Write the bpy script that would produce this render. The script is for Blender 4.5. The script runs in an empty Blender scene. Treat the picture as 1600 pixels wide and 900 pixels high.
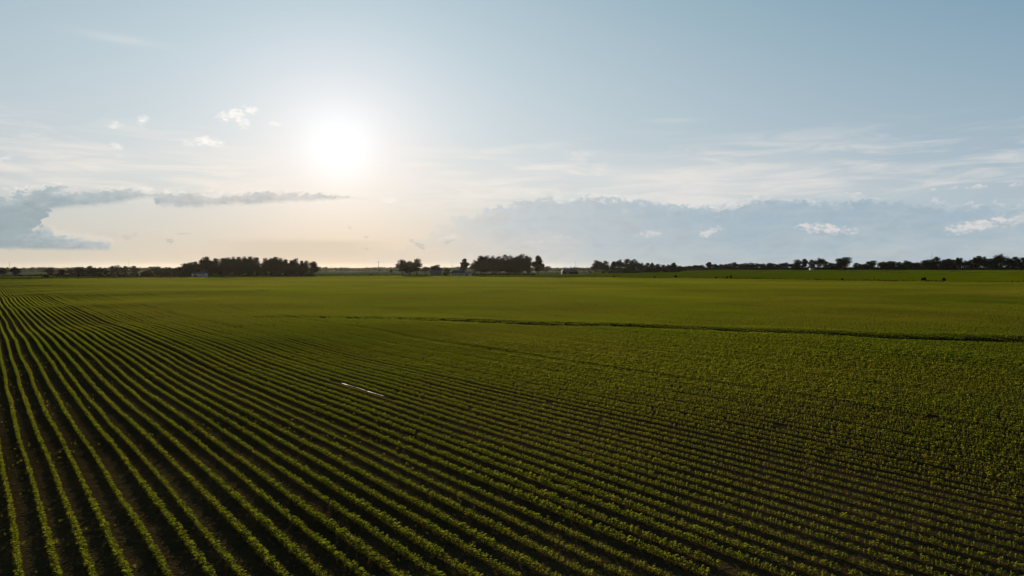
import bpy, math, random
import numpy as np

SC = bpy.context.scene
COL = SC.collection
R = math.radians
random.seed(7)
rng = np.random.default_rng(11)

# ------------------------------------------------------------------ camera
CAM_H, F, HZ = 8.0, 1067.0, 417.0
PITCH = R(1.77)
cam_d = bpy.data.cameras.new('camera')
cam_d.lens = 24.0
cam_d.sensor_width = 36.0
cam_d.clip_start = 0.1
cam_d.clip_end = 40000.0
cam = bpy.data.objects.new('camera', cam_d)
cam.location = (0, 0, CAM_H)
cam.rotation_euler = (R(90) - PITCH, 0, 0)
COL.objects.link(cam)
SC.camera = cam

SUN_AZ, SUN_EL = R(-14.12), R(9.49)
SUN_DIR = (math.sin(SUN_AZ) * math.cos(SUN_EL), math.cos(SUN_AZ) * math.cos(SUN_EL), math.sin(SUN_EL))


def azel(px, py):
    """azimuth and elevation in degrees of a photograph pixel"""
    x, y, z = (px - 800) / F, 1.0, (450 - py) / F
    c, s = math.cos(-PITCH), math.sin(-PITCH)
    y, z = c * y - s * z, s * y + c * z
    return math.degrees(math.atan2(x, y)), math.degrees(math.atan2(z, math.hypot(x, y)))


# ------------------------------------------------------------------ terrain
def sstep(a, b, v):
    t = np.clip((v - a) / (b - a), 0, 1)
    return t * t * (3 - 2 * t)


GX = np.array([-220., -120., -62., -47., -29., -6.2, 17.2, 34.7, 41.5, 55.2, 90., 160.])
GY = np.array([150., 122., 111., 106.7, 104., 99.8, 91.8, 81.3, 76.2, 73.6, 66., 52.])


def gully(x, y):
    return (y - np.interp(x, GX, GY)) * 0.93


def terrain(x, y):
    x = np.asarray(x, float)
    y = np.asarray(y, float)
    r = np.hypot(x, y)
    az = np.degrees(np.arctan2(x, np.maximum(y, 1e-3)))
    z = 0.13 * np.sin(.045 * x + .03 * y + 1) + .12 * np.sin(.083 * x - .05 * y + 2.2) + .06 * np.sin(.17 * x + .12 * y) \
        + .05 * np.sin(.11 * y - .21 * x + .6)
    z = z * sstep(8, 50, r)
    w = sstep(9, 18, az)
    z = z + (1 - w) * (-6.0) * sstep(640, 2000, r) + w * (2.9 * sstep(450, 1150, r) - 6.0 * sstep(1350, 3000, r))
    d = gully(x, y)
    f = sstep(-60, 10, x)
    z = z - f * .27 * (1 - .4 * sstep(30, 60, x)) * np.exp(-(d / 1.6) ** 2) + f * .22 * np.exp(-((d - 3.5) / 2.2) ** 2)
    return z


EX = np.array([-900, -400, 0, 180, 360, 500, 700, 860, 1000, 1200, 1400, 1600, 2000, 2600.])
EY = np.array([438, 437.5, 436.8, 434.6, 433.6, 431.6, 431.6, 433.4, 434.6, 437, 440, 440.6, 441, 442.])
EAZ = np.degrees(np.arctan((EX - 800) / F))
ER = 8 * F / (EY - HZ) / np.cos(np.radians(EAZ))


def field_edge(x, y):
    """distance from the camera to the far edge of the crop, along the azimuth of (x, y)"""
    return np.interp(np.degrees(np.arctan2(x, y)), EAZ, ER)


def at(px, Y):
    x = (px - 800) / F * Y
    return x, Y, float(terrain(x, Y))


def top_z(py, Y):
    return CAM_H + (HZ - py) / F * Y


# ------------------------------------------------------------------ node helpers
class NT:
    def __init__(self, nt):
        self.nt = nt
        self.n = nt.nodes
        self.l = nt.links

    def new(self, t, **kw):
        n = self.n.new(t)
        for k, v in kw.items():
            setattr(n, k, v)
        return n

    def put(self, sock, v):
        if hasattr(v, 'links') or isinstance(v, bpy.types.NodeSocket):
            self.l.new(v, sock)
        elif v is not None:
            if isinstance(v, (tuple, list)) and len(v) == 3 and len(sock.default_value) == 4:
                v = tuple(v) + (1.0,)
            sock.default_value = v

    def m(self, op, a, b=None, c=None, clamp=False):
        n = self.new('ShaderNodeMath', operation=op, use_clamp=clamp)
        self.put(n.inputs[0], a)
        if b is not None:
            self.put(n.inputs[1], b)
        if c is not None:
            self.put(n.inputs[2], c)
        return n.outputs[0]

    def add(self, a, b): return self.m('ADD', a, b)
    def sub(self, a, b): return self.m('SUBTRACT', a, b)
    def mul(self, a, b): return self.m('MULTIPLY', a, b)

    def vm(self, op, a, b=None, s=None):
        n = self.new('ShaderNodeVectorMath', operation=op)
        self.put(n.inputs[0], a)
        if b is not None:
            self.put(n.inputs[1], b)
        if s is not None:
            self.put(n.inputs['Scale'], s)
        return n.outputs['Value'] if op in ('DOT_PRODUCT', 'LENGTH') else n.outputs['Vector']

    def xyz(self, x=0., y=0., z=0.):
        n = self.new('ShaderNodeCombineXYZ')
        self.put(n.inputs[0], x)
        self.put(n.inputs[1], y)
        self.put(n.inputs[2], z)
        return n.outputs[0]

    def smooth(self, v, a, b):
        n = self.new('ShaderNodeMapRange', interpolation_type='SMOOTHSTEP')
        self.put(n.inputs['Value'], v)
        n.inputs['From Min'].default_value = a
        n.inputs['From Max'].default_value = b
        return n.outputs[0]

    def lin(self, v, a, b, c=0., d=1.):
        n = self.new('ShaderNodeMapRange')
        self.put(n.inputs['Value'], v)
        for k, q in zip(('From Min', 'From Max', 'To Min', 'To Max'), (a, b, c, d)):
            n.inputs[k].default_value = q
        return n.outputs[0]

    def noise(self, vec, scale, detail=4., rough=.55, dist=0., lac=2.):
        n = self.new('ShaderNodeTexNoise')
        self.put(n.inputs['Vector'], vec)
        n.inputs['Scale'].default_value = scale
        n.inputs['Detail'].default_value = detail
        n.inputs['Roughness'].default_value = rough
        n.inputs['Lacunarity'].default_value = lac
        n.inputs['Distortion'].default_value = dist
        return n.outputs['Fac']

    def mix(self, f, a, b):
        n = self.new('ShaderNodeMix', data_type='RGBA')
        self.put(n.inputs[0], f)
        self.put(n.inputs[6], a)
        self.put(n.inputs[7], b)
        return n.outputs[2]

    def curve(self, v, pts, lo, hi, ylo, yhi):
        """piecewise smooth curve y(v) through pts"""
        n = self.new('ShaderNodeFloatCurve')
        self.put(n.inputs['Value'], self.lin(v, lo, hi))
        cu = n.mapping.curves[0]
        q = [((p[0] - lo) / (hi - lo), (p[1] - ylo) / (yhi - ylo)) for p in sorted(pts)]
        while len(cu.points) < len(q):
            cu.points.new(.5, .5)
        for p, (a, b) in zip(cu.points, q):
            p.location = (min(max(a, 0), 1), min(max(b, 0), 1))
            p.handle_type = 'AUTO_CLAMPED'
        n.mapping.update()
        return self.lin(n.outputs[0], 0, 1, ylo, yhi)


def new_mat(name):
    m = bpy.data.materials.new(name)
    m.use_nodes = True
    t = NT(m.node_tree)
    t.n.clear()
    out = t.new('ShaderNodeOutputMaterial')
    return m, t, out


# ------------------------------------------------------------------ sky
def build_sky():
    w = bpy.data.worlds.new('World')
    SC.world = w
    w.use_nodes = True
    t = NT(w.node_tree)
    t.n.clear()
    out = t.new('ShaderNodeOutputWorld')
    bg = t.new('ShaderNodeBackground')
    t.l.new(bg.outputs[0], out.inputs[0])
    bg.inputs[1].default_value = 0.1

    sky = t.new('ShaderNodeTexSky', sky_type='NISHITA')
    sky.sun_disc = False
    sky.sun_elevation = SUN_EL
    sky.sun_rotation = SUN_AZ
    sky.air_density = 1
    sky.dust_density = 1.5
    sky.ozone_density = 1.5

    d = t.vm('NORMALIZE', t.new('ShaderNodeTexCoord').outputs['Generated'])
    sep = t.new('ShaderNodeSeparateXYZ')
    t.put(sep.inputs[0], d)
    dx, dy, dz = sep.outputs
    E = t.mul(t.m('ARCSINE', dz), 57.2958)
    A = t.mul(t.m('ARCTAN2', dx, dy), 57.2958)
    Ep = t.m('MAXIMUM', E, 0.)
    G = t.mul(t.m('ARCCOSINE', t.m('MINIMUM', t.vm('DOT_PRODUCT', d, SUN_DIR), .999999)), 57.2958)

    def ex(v, k):
        return t.m('EXPONENT', t.mul(v, -1.0 / k))
    e6 = ex(Ep, 6)
    g25 = ex(G, 25)
    g2 = t.m('EXPONENT', t.mul(t.m('POWER', t.mul(G, 1 / 3.), 2.), -1.))
    g7 = t.m('EXPONENT', t.mul(t.m('POWER', t.mul(G, 1 / 7.), 2.), -1.))
    bas = [(None, (-.5514, -.2764, -.0582)), (e6, (-.128, -.0883, -.1274)), (ex(Ep, 25), (.8168, .6322, .5696)), (g2, (.095, .135, .140)), (g7, (.1505, .0688, .0162)),
           (ex(G, 9), (-.031, .0104, .1409)), (g25, (-.1612, -.1134, -.0573)), (t.mul(e6, g25), (-.6924, -.7397, -.7773)), (ex(G, 60), (.9152, .7862, .5772)), (t.m('EXPONENT', t.mul(t.m('POWER', t.mul(G, 1 / 6.5), 2.), -1.)), (.012, .012, .012))]
    acc = None
    for v, c in bas:
        k = c if v is None else t.vm('SCALE', c, s=v)
        acc = k if acc is None else t.vm('ADD', acc, k)
    acc = t.vm('MAXIMUM', acc, (.05, .08, .125))
    acc = t.vm('SCALE', acc, s=t.sub(1., t.mul(t.smooth(G, 58., 115.), .62)))
    acc = t.vm('ADD', acc, t.vm('SCALE', sky.outputs[0], s=.005))

    # cloud coordinates in degrees
    P = t.xyz(A, t.mul(E, 1.9), 0.)
    puff = t.noise(P, .42, 7., .58, .25)
    puff2 = t.noise(t.xyz(A, t.mul(E, 1.5), 7.), 1.3, 5., .6)
    fine = t.noise(t.xyz(A, t.mul(E, 2.0), 3.), 2.6, 4., .6)
    wisp = t.noise(t.xyz(t.mul(A, .35), t.mul(E, 2.6), 11.), .42, 6., .6, .6)
    n0 = t.sub(puff, .5)
    n1 = t.sub(puff2, .5)
    n2 = t.sub(fine, .5)
    lump = t.add(t.add(t.mul(n0, 2.0), t.mul(n1, 2.1)), t.mul(n2, 1.3))     # degrees of edge displacement

    col = acc

    billow = t.m('ABSOLUTE', t.sub(t.noise(t.xyz(A, t.mul(E, 1.3), 31.), .75, 4., .55), .5))
    bil = t.mul(t.sub(.12, billow), 3.2)
    Aw = t.add(A, t.add(t.mul(n0, 7.), t.mul(n1, 4.)))

    def px_curve(pts):
        return [azel(*p) for p in pts]

    # thin high cirrus streaks
    warm_w = t.m('EXPONENT', t.mul(t.m('POWER', t.mul(t.sub(A, SUN_AZ * 57.2958), 1 / 26.), 2.), -1.))
    lay = t.mul(t.smooth(E, 3.6, 6.2), t.sub(1., t.smooth(E, 8.2, 11.5)))
    cir = t.mul(t.mul(t.smooth(wisp, .42, .72), lay), .75)
    col = t.mix(cir, col, t.vm('MAXIMUM', col, t.mix(warm_w, (.70, .70, .69), (.96, .89, .81))))
    for (cx, cy, rx, ry, k) in ((1090, 290, 360, 34, .5), (1060, 285, 95, 30, .75), (1240, 275, 80, 28, .62), (930, 268, 150, 10, .4), (1120, 320, 130, 12, .5),
                                (185, 60, 62, 7, .28), (1050, 188, 42, 4, .22), (420, 250, 230, 20, .5), (100, 262, 110, 14, .45), (620, 285, 260, 16, .35), (1000, 243, 300, 10, .25)):
        a0, e0 = azel(cx, cy)
        ra, re = abs(azel(cx + rx, cy)[0] - a0), abs(azel(cx, cy - ry)[1] - e0)
        q = t.add(t.m('POWER', t.mul(t.sub(A, a0), 1 / ra), 2.), t.m('POWER', t.mul(t.sub(t.sub(E, e0), t.mul(t.sub(A, a0), -.03)), 1 / re), 2.))
        f = t.m('EXPONENT', t.mul(q, -1.1))
        f = t.mul(t.mul(f, t.lin(wisp, .3, .72, .4, 1.1)), k)
        col = t.mix(t.m('MINIMUM', f, 1.), col, t.vm('MAXIMUM', col, t.mix(warm_w, (.72, .71, .70), (.97, .90, .83))))

    # warm veil low on the left
    veil = t.mul(t.mul(ex(Ep, 3.2), t.sub(1., t.smooth(A, -6., 9.))), .62)
    col = t.mix(veil, col, t.mix(t.smooth(A, -40., -18.), (.72, .59, .45), (.80, .65, .50)))
    gr = t.mul(t.mul(t.smooth(t.add(t.mul(n0, .5), t.sub(2.35, E)), 0., .5), t.smooth(E, .1, 1.2)),
               t.mul(t.smooth(A, -26., -20.), t.sub(1., t.smooth(A, -14.5, -8.))))
    col = t.mix(t.mul(gr, .55), col, (.66, .57, .46))

    # right-hand cloud bank
    topR = t.curve(A, px_curve([(560, 425), (600, 400), (660, 372), (690, 352), (712, 343), (735, 342), (760, 330), (790, 322), (815, 314), (870, 310), (940, 309), (985, 312), (1040, 316), (1090, 322),
                                (1120, 323), (1150, 316), (1200, 313), (1300, 313), (1370, 313), (1420, 315), (1460, 321), (1520, 321), (1560, 322), (1600, 326), (1700, 330), (1900, 325), (2200, 318)]), -14, 55, -1, 8)
    dR = t.add(t.sub(topR, E), t.add(t.mul(lump, .55), t.mul(bil, t.lin(A, -8., 12., 1.5, .7))))
    bodyR = t.smooth(dR, -.04, .34)
    startR = t.smooth(t.add(A, t.mul(n0, 8.)), -8., 2.)
    bodyR = t.mul(bodyR, t.lin(startR, 0, 1, .25, 1.))
    c_hi = t.mix(t.smooth(A, -6., 22.), (.56, .595, .61), (.36, .46, .53))
    c_lo = t.mix(t.smooth(A, -4., 14.), (.62, .595, .56), (.46, .52, .55))
    mott = t.lin(t.noise(t.xyz(t.mul(A, .5), t.mul(E, 2.), 21.), .5, 5., .55), .3, .7, -.5, .5)
    cR = t.mix(t.m('ADD', t.lin(E, .2, 3.8), mott, clamp=True), c_lo, c_hi)
    cR = t.mix(t.mul(t.sub(1., t.smooth(t.add(dR, t.add(t.mul(n0, 1.8), t.mul(bil, .8))), .0, 1.0)), .42), cR, t.mix(t.smooth(A, -4., 16.), (.70, .69, .67), (.53, .60, .635)))
    bil2 = t.m('ABSOLUTE', t.sub(t.noise(t.xyz(t.mul(A, .7), t.mul(E, 1.6), 51.), .55, 4., .5, .3), .5))
    cR = t.vm('SCALE', cR, s=t.lin(bil2, 0., .2, 1.045, .965))
    rimR = t.mul(t.mul(t.smooth(dR, -.12, .1), t.sub(1., t.smooth(dR, .12, .55))), t.smooth(t.add(n1, t.mul(n0, .7)), -.02, .16))
    col = t.mix(t.mul(bodyR, .94), col, cR)
    col = t.mix(t.mul(t.mul(rimR, startR), t.lin(A, 16., 26., .8, .35)), col, (.80, .80, .775))

    # left-hand cloud bank: two arms joined at the frame's left
    topA = t.curve(t.add(A, t.mul(n1, 3.)), px_curve([(-400, 318), (-200, 308), (-60, 308), (0, 305), (40, 298), (70, 294), (92, 287), (112, 296), (140, 299), (200, 297), (240, 299), (300, 302), (360, 303), (430, 299),
                                (470, 300), (520, 305), (556, 309), (575, 313)]), -55, -11, 0, 9)
    botA = t.curve(t.add(A, t.add(t.mul(n0, 3.), t.mul(n1, 1.5))), px_curve([(-400, 395), (-200, 392), (0, 391), (48, 391), (62, 372), (72, 332), (95, 327), (130, 325), (180, 321), (232, 313), (250, 323), (300, 325), (360, 322), (400, 321),
                                (440, 318), (500, 315), (556, 312), (575, 313)]), -55, -11, 0, 9)
    up = t.add(t.sub(topA, E), t.add(t.mul(lump, .35), t.mul(bil, .5)))
    dn = t.add(t.sub(E, botA), t.mul(lump, .22))
    bandA = t.mul(t.smooth(up, -.05, .34), t.smooth(dn, -.08, .38))
    topB = t.curve(Aw, px_curve([(-200, 330), (0, 330), (45, 345), (70, 352), (90, 362), (120, 366), (160, 372), (180, 382), (200, 390)]), -50, -28, 0, 9)
    botB = azel(100, 391)[1]
    upB = t.add(t.sub(topB, E), t.mul(lump, .5))
    bandB = t.mul(t.mul(t.smooth(upB, 0., .5), t.smooth(t.add(t.sub(E, botB), t.mul(n1, .2)), -.1, .25)),
                  t.sub(1., t.smooth(t.add(A, t.mul(n0, 3.)), azel(165, 380)[0], azel(195, 380)[0])))
    left = t.m('MAXIMUM', bandA, bandB)
    cL = t.mix(t.smooth(t.add(A, t.mul(n0, 6.)), -34., -16.), (.31, .385, .42), (.56, .54, .515))
    depth = t.m('MINIMUM', t.smooth(t.add(up, t.add(t.mul(n0, 1.6), t.mul(n1, 1.4))), .0, 1.5), t.smooth(t.add(dn, t.mul(n1, 1.2)), -.2, .7))
    depth = t.m('MAXIMUM', depth, t.smooth(t.add(upB, t.mul(lump, .5)), .2, 1.4))
    cL = t.mix(t.lin(depth, 0, 1, .62, 0.), cL, t.mix(t.smooth(A, -36., -18.), (.50, .555, .575), (.74, .70, .65)))
    cL = t.mix(t.mul(t.smooth(t.add(n0, t.mul(n1, .6)), .02, .25), .45), cL, (.45, .50, .515))
    rimL = t.mul(t.mul(t.smooth(up, -.2, .02), t.sub(1., t.smooth(up, .05, .32))), t.mul(t.smooth(dn, 0., .3), t.smooth(n1, -.06, .1)))
    cL = t.vm('SCALE', cL, s=t.lin(bil2, 0., .2, 1.07, .95))
    col = t.mix(t.mul(left, .93), col, cL)
    rl2 = t.mul(t.mul(t.smooth(upB, -.25, .05), t.sub(1., t.smooth(upB, .1, .55))), t.mul(t.mul(t.smooth(A, -34.5, -33.5), t.sub(1., t.smooth(A, -30., -28.6))), t.smooth(E, 1.5, 2.)))
    col = t.mix(t.mul(rimL, .6), col, t.mix(warm_w, (.78, .76, .72), (.98, .91, .83)))
    col = t.mix(t.mul(rl2, .35), col, (.80, .75, .66))

    # small fair-weather puffs, dim smudges and lit patches: (px, py, rx, ry, tilt, colour, strength, edge)
    W1, W2, LIT, DIM = (.98, .95, .90), (.90, .89, .86), (.70, .69, .68), (.50, .46, .43)
    puffs = [(370, 178, 26, 9, .25, W1, 1.0), (379, 190, 10, 10, 0, W1, .9), (390, 173, 12, 4, .4, W1, .8), (429, 193, 9, 3.5, 0, W1, .8), (325, 222, 20, 7, 0, W1, 1.), (297, 223, 13, 5.5, -.1, W2, .8),
             (221, 186, 11, 7, .1, W2, .9), (223, 193, 5, 6, 0, W2, .7), (180, 195, 10, 6, .1, W2, .8), (182, 228, 10, 6, -.4, W2, .75), (8, 247, 14, 4, .3, W2, .5),
             (102, 298, 22, 7, .25, LIT, .8), (122, 294, 14, 6, .1, LIT, .6), (607, 313, 14, 3.5, 0, W1, .7), (1292, 358, 42, 7, -.08, LIT, .95), (1268, 353, 18, 6, .1, LIT, .7),
             (1525, 352, 44, 9, .22, LIT, .9), (1555, 344, 34, 6, .05, LIT, .7), (1110, 362, 18, 6, .3, LIT, .8), (1015, 366, 24, 5, 0, LIT, .7), (875, 370, 18, 4, 0, LIT, .5), (1590, 345, 20, 10, .2, LIT, .5),
             (1140, 322, 24, 3.5, .35, LIT, .8), (1158, 320, 18, 4, .3, LIT, .8), (840, 378, 40, 3, 0, LIT, .4), (205, 370, 16, 5, .1, (.60, .55, .47), .7), (165, 366, 20, 4, 0, (.62, .58, .5), .6),
             (264, 376, 6, 4.5, 0, (.42, .40, .40), .8), (283, 365, 14, 1.4, .02, DIM, .5), (546, 355, 5, 2.2, -.6, DIM, .6), (575, 370, 5, 2., 0, DIM, .5), (655, 383, 8, 4, -.4, DIM, .55),
             (644, 377, 5, 3, -.4, DIM, .5), (702, 377, 8, 4, .2, DIM, .5), (660, 388, 5, 2, 0, DIM, .5), (570, 389, 6, 2.4, 0, DIM, .4), (700, 372, 12, 4, .2, W2, .35)]
    for (cx, cy, rx, ry, tl, c, k) in puffs:
        a0, e0 = azel(cx, cy)
        ra, re = 1.25 * abs(azel(cx + rx, cy)[0] - a0), 1.25 * abs(azel(cx, cy - ry)[1] - e0)
        da = t.sub(A, a0)
        de = t.sub(t.sub(E, e0), t.mul(da, tl))
        q = t.add(t.m('POWER', t.mul(da, 1 / ra), 2.), t.m('POWER', t.mul(de, 1 / re), 2.))
        f = t.smooth(t.add(t.sub(1., q), t.add(t.mul(n2, 3.6), t.mul(n1, 3.2))), -.1, 1.5)
        f = t.mul(f, t.sub(1., t.smooth(q, 1.2, 2.6)))
        col = t.mix(t.mul(f, k), col, c)

    # below the horizon: dull ground tone
    col = t.mix(t.smooth(E, -.8, -.05), (.10, .11, .06), col)
    fin = t.vm('SCALE', col, s=10.)
    t.put(bg.inputs[0], fin)


build_sky()

sun_d = bpy.data.lights.new('sun', 'SUN')
sun_d.energy = 5.0
sun_d.angle = R(0.53)
sun_d.color = (1.0, .86, .62)
sun = bpy.data.objects.new('sun', sun_d)
COL.objects.link(sun)
sun.rotation_euler = (R(90) - SUN_EL, 0, -SUN_AZ + math.pi)
# lamp shines along its local -Z: check and aim exactly
from mathutils import Vector
sun.rotation_euler = Vector(SUN_DIR).to_track_quat('Z', 'Y').to_euler()


# ------------------------------------------------------------------ mesh helpers
def mesh_np(name, co, faces, mats, mi=None, smooth=False):
    """co (n,3); faces: (m,4) or (m,3) int array"""
    me = bpy.data.meshes.new(name)
    co = np.asarray(co, np.float32)
    faces = np.asarray(faces, np.int32)
    k = faces.shape[1]
    me.vertices.add(len(co))
    me.vertices.foreach_set('co', co.ravel())
    me.loops.add(faces.size)
    me.loops.foreach_set('vertex_index', faces.ravel())
    me.polygons.add(len(faces))
    me.polygons.foreach_set('loop_start', np.arange(0, faces.size, k, dtype=np.int32))
    me.polygons.foreach_set('loop_total', np.full(len(faces), k, np.int32))
    if smooth:
        me.polygons.foreach_set('use_smooth', np.ones(len(faces), bool))
    for m in (mats if isinstance(mats, (list, tuple)) else [mats]):
        me.materials.append(m)
    if mi is not None:
        me.polygons.foreach_set('material_index', np.asarray(mi, np.int32))
    me.update(calc_edges=True)
    me.validate()
    return me


def obj(name, me, parent=None, loc=(0, 0, 0)):
    o = bpy.data.objects.new(name, me)
    COL.objects.link(o)
    o.location = loc
    if parent is not None:
        o.parent = parent
    return o


def tag(o, label=None, cat=None, group=None, kind=None):
    if label:
        o['label'] = label
    if cat:
        o['category'] = cat
    if group:
        o['group'] = group
    if kind:
        o['kind'] = kind
    return o


class MB:
    """collects quads into one mesh"""

    def __init__(self):
        self.v, self.f = [], []

    def box(self, x0, x1, y0, y1, z0, z1):
        b = len(self.v)
        self.v += [(x0, y0, z0), (x1, y0, z0), (x1, y1, z0), (x0, y1, z0), (x0, y0, z1), (x1, y0, z1), (x1, y1, z1), (x0, y1, z1)]
        self.f += [tuple(b + i for i in q) for q in ((0, 3, 2, 1), (4, 5, 6, 7), (0, 1, 5, 4), (1, 2, 6, 5), (2, 3, 7, 6), (3, 0, 4, 7))]

    def tube(self, pts, rad, n=6):
        b = len(self.v)
        for i, (p, r_) in enumerate(zip(pts, rad)):
            p = Vector(p)
            q = Vector(pts[min(i + 1, len(pts) - 1)]) - Vector(pts[max(i - 1, 0)])
            q.normalize()
            a = q.cross(Vector((0, 1, 0.01))) if abs(q.y) < .9 else q.cross(Vector((1, 0, 0)))
            a.normalize()
            c = q.cross(a)
            for k in range(n):
                an = 2 * math.pi * k / n
                self.v.append(tuple(p + a * (math.cos(an) * r_) + c * (math.sin(an) * r_)))
        for i in range(len(pts) - 1):
            for k in range(n):
                k2 = (k + 1) % n
                self.f.append((b + i * n + k, b + i * n + k2, b + (i + 1) * n + k2, b + (i + 1) * n + k))
        self.v.append(tuple(pts[-1]))
        e = len(self.v) - 1
        l = b + (len(pts) - 1) * n
        for k in range(n):
            self.f.append((l + k, l + (k + 1) % n, e))

    def poly(self, *p):
        b = len(self.v)
        self.v += list(p)
        self.f.append(tuple(range(b, b + len(p))))

    def mesh(self, name, mat):
        me = bpy.data.meshes.new(name)
        me.from_pydata(self.v, [], self.f)
        me.materials.append(mat)
        me.update()
        return me

    def build(self, name, mat, parent=None, loc=(0, 0, 0)):
        return obj(name, self.mesh(name, mat), parent, loc)


# ------------------------------------------------------------------ materials
def leaf_mat(name, ca, cb, ta, tb, scale, trans=.5, gloss=.05, rough=.4, inst_var=.25, fwd=0., patch=0.):
    m, t, out = new_mat(name)
    pos = t.new('ShaderNodeNewGeometry').outputs['Position']
    n = t.noise(t.vm('MULTIPLY', pos, (1, 1, 0)), scale, 4., .6)
    rnd = t.new('ShaderNodeObjectInfo').outputs['Random']
    f = t.m('ADD', t.lin(n, .38, .70), t.lin(rnd, 0, 1, -inst_var, inst_var), clamp=True)
    pt = t.lin(t.noise(t.vm('MULTIPLY', pos, (.45, 1, 0)), scale * .75, 5., .62), .34, .64, 1. - patch, 1. + .3 * patch)
    ta, tb, ca, cb = (t.vm('SCALE', q, s=pt) for q in (ta, tb, ca, cb)) if patch else (ta, tb, ca, cb)
    d = t.new('ShaderNodeBsdfDiffuse')
    t.put(d.inputs[0], t.mix(f, ca, cb))
    tr = t.new('ShaderNodeBsdfTranslucent')
    t.put(tr.inputs[0], t.mix(f, ta, tb))
    g = t.new('ShaderNodeBsdfGlossy')
    g.inputs['Color'].default_value = (.8, .74, .26, 1)
    g.inputs['Roughness'].default_value = rough
    s1 = t.new('ShaderNodeMixShader')
    s1.inputs[0].default_value = trans
    t.l.new(d.outputs[0], s1.inputs[1])
    if fwd:
        rf = t.new('ShaderNodeBsdfRefraction')
        rf.inputs['Roughness'].default_value = .75
        rf.inputs['IOR'].default_value = 1.2
        t.put(rf.inputs[0], t.mix(f, ta, tb))
        s0 = t.new('ShaderNodeMixShader')
        s0.inputs[0].default_value = fwd
        t.l.new(tr.outputs[0], s0.inputs[1])
        t.l.new(rf.outputs[0], s0.inputs[2])
        t.l.new(s0.outputs[0], s1.inputs[2])
    else:
        t.l.new(tr.outputs[0], s1.inputs[2])
    s2 = t.new('ShaderNodeMixShader')
    s2.inputs[0].default_value = gloss
    t.l.new(s1.outputs[0], s2.inputs[1])
    t.l.new(g.outputs[0], s2.inputs[2])
    t.l.new(s2.outputs[0], out.inputs[0])
    return m


M_CROP = leaf_mat('crop_leaf', (.018, .028, .001), (.032, .031, .002), (.31, .38, .014), (.43, .375, .030), .022, .46, .04, .58, .25, 0., .32)
M_TREE = leaf_mat('tree_leaf', (.010, .019, .008), (.019, .025, .011), (.008, .016, .003), (.015, .018, .003), .03, .25, .0, .6)
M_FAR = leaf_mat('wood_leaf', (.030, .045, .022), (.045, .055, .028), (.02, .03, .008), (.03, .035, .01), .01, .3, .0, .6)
M_WEED = leaf_mat('weed_leaf', (.020, .030, .008), (.040, .046, .012), (.02, .03, .005), (.03, .035, .006), .05, .3, .02, .6)


def plain(name, c, rough=.8, var=.25, scale=1.5, metal=0.):
    m, t, out = new_mat(name)
    b = t.new('ShaderNodeBsdfPrincipled')
    pos = t.new('ShaderNodeTexCoord').outputs['Object']
    n = t.noise(pos, scale, 5., .6)
    t.put(b.inputs['Base Color'], t.mix(t.lin(n, .3, .7), tuple(v * (1 - var) for v in c), tuple(min(1, v * (1 + var)) for v in c)))
    b.inputs['Roughness'].default_value = rough
    b.inputs['Metallic'].default_value = metal
    b.inputs['Specular IOR Level'].default_value = .15 if rough > .5 else .5
    t.l.new(b.outputs[0], out.inputs[0])
    return m


M_BARK = plain('bark', (.045, .036, .028), .9)
M_PALE = plain('pale_siding', (.62, .60, .55), .7, .1)
M_WHITE = plain('white_paint', (.75, .74, .70), .6, .06)
M_BLUE = plain('grey_blue_metal', (.17, .19, .22), .7, .1)
M_DARKROOF = plain('dark_shingle', (.06, .065, .075), .85)
M_GREYROOF = plain('weathered_metal_roof', (.09, .10, .12), .8, .12)
M_DARKWALL = plain('dark_timber', (.03, .03, .032), .85)
M_GLASS = plain('dark_glass', (.02, .024, .03), .12, .1)
M_POLE = plain('weathered_pole', (.10, .085, .07), .85)
M_STEEL = plain('galvanised_steel', (.30, .31, .32), .5, .1)
M_DOOR = plain('painted_door', (.16, .15, .14), .6, .1)


def ground_mat():
    m, t, out = new_mat('tilled_soil')
    pos = t.new('ShaderNodeNewGeometry').outputs['Position']
    b = t.new('ShaderNodeBsdfPrincipled')
    n1 = t.noise(pos, .05, 5., .6)
    n2 = t.noise(pos, 1.1, 6., .65)
    n3 = t.noise(pos, 7., 4., .6)
    soil = t.mix(t.lin(n1, .35, .65), (.045, .030, .012), (.100, .066, .027))
    soil = t.mix(t.mul(t.lin(n2, .35, .7), .6), soil, (.032, .025, .012))
    soil = t.mix(t.mul(t.smooth(n3, .56, .70), t.smooth(n2, .42, .6)), soil, (.050, .062, .010))
    t.put(b.inputs['Base Color'], soil)
    b.inputs['Roughness'].default_value = .95
    b.inputs['Specular IOR Level'].default_value = 0.
    bp = t.new('ShaderNodeBump')
    bp.inputs['Strength'].default_value = .8
    bp.inputs['Distance'].default_value = .12
    t.put(bp.inputs['Height'], t.add(n2, t.mul(n3, .5)))
    t.l.new(bp.outputs[0], b.inputs['Normal'])
    t.l.new(b.outputs[0], out.inputs[0])
    return m


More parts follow.
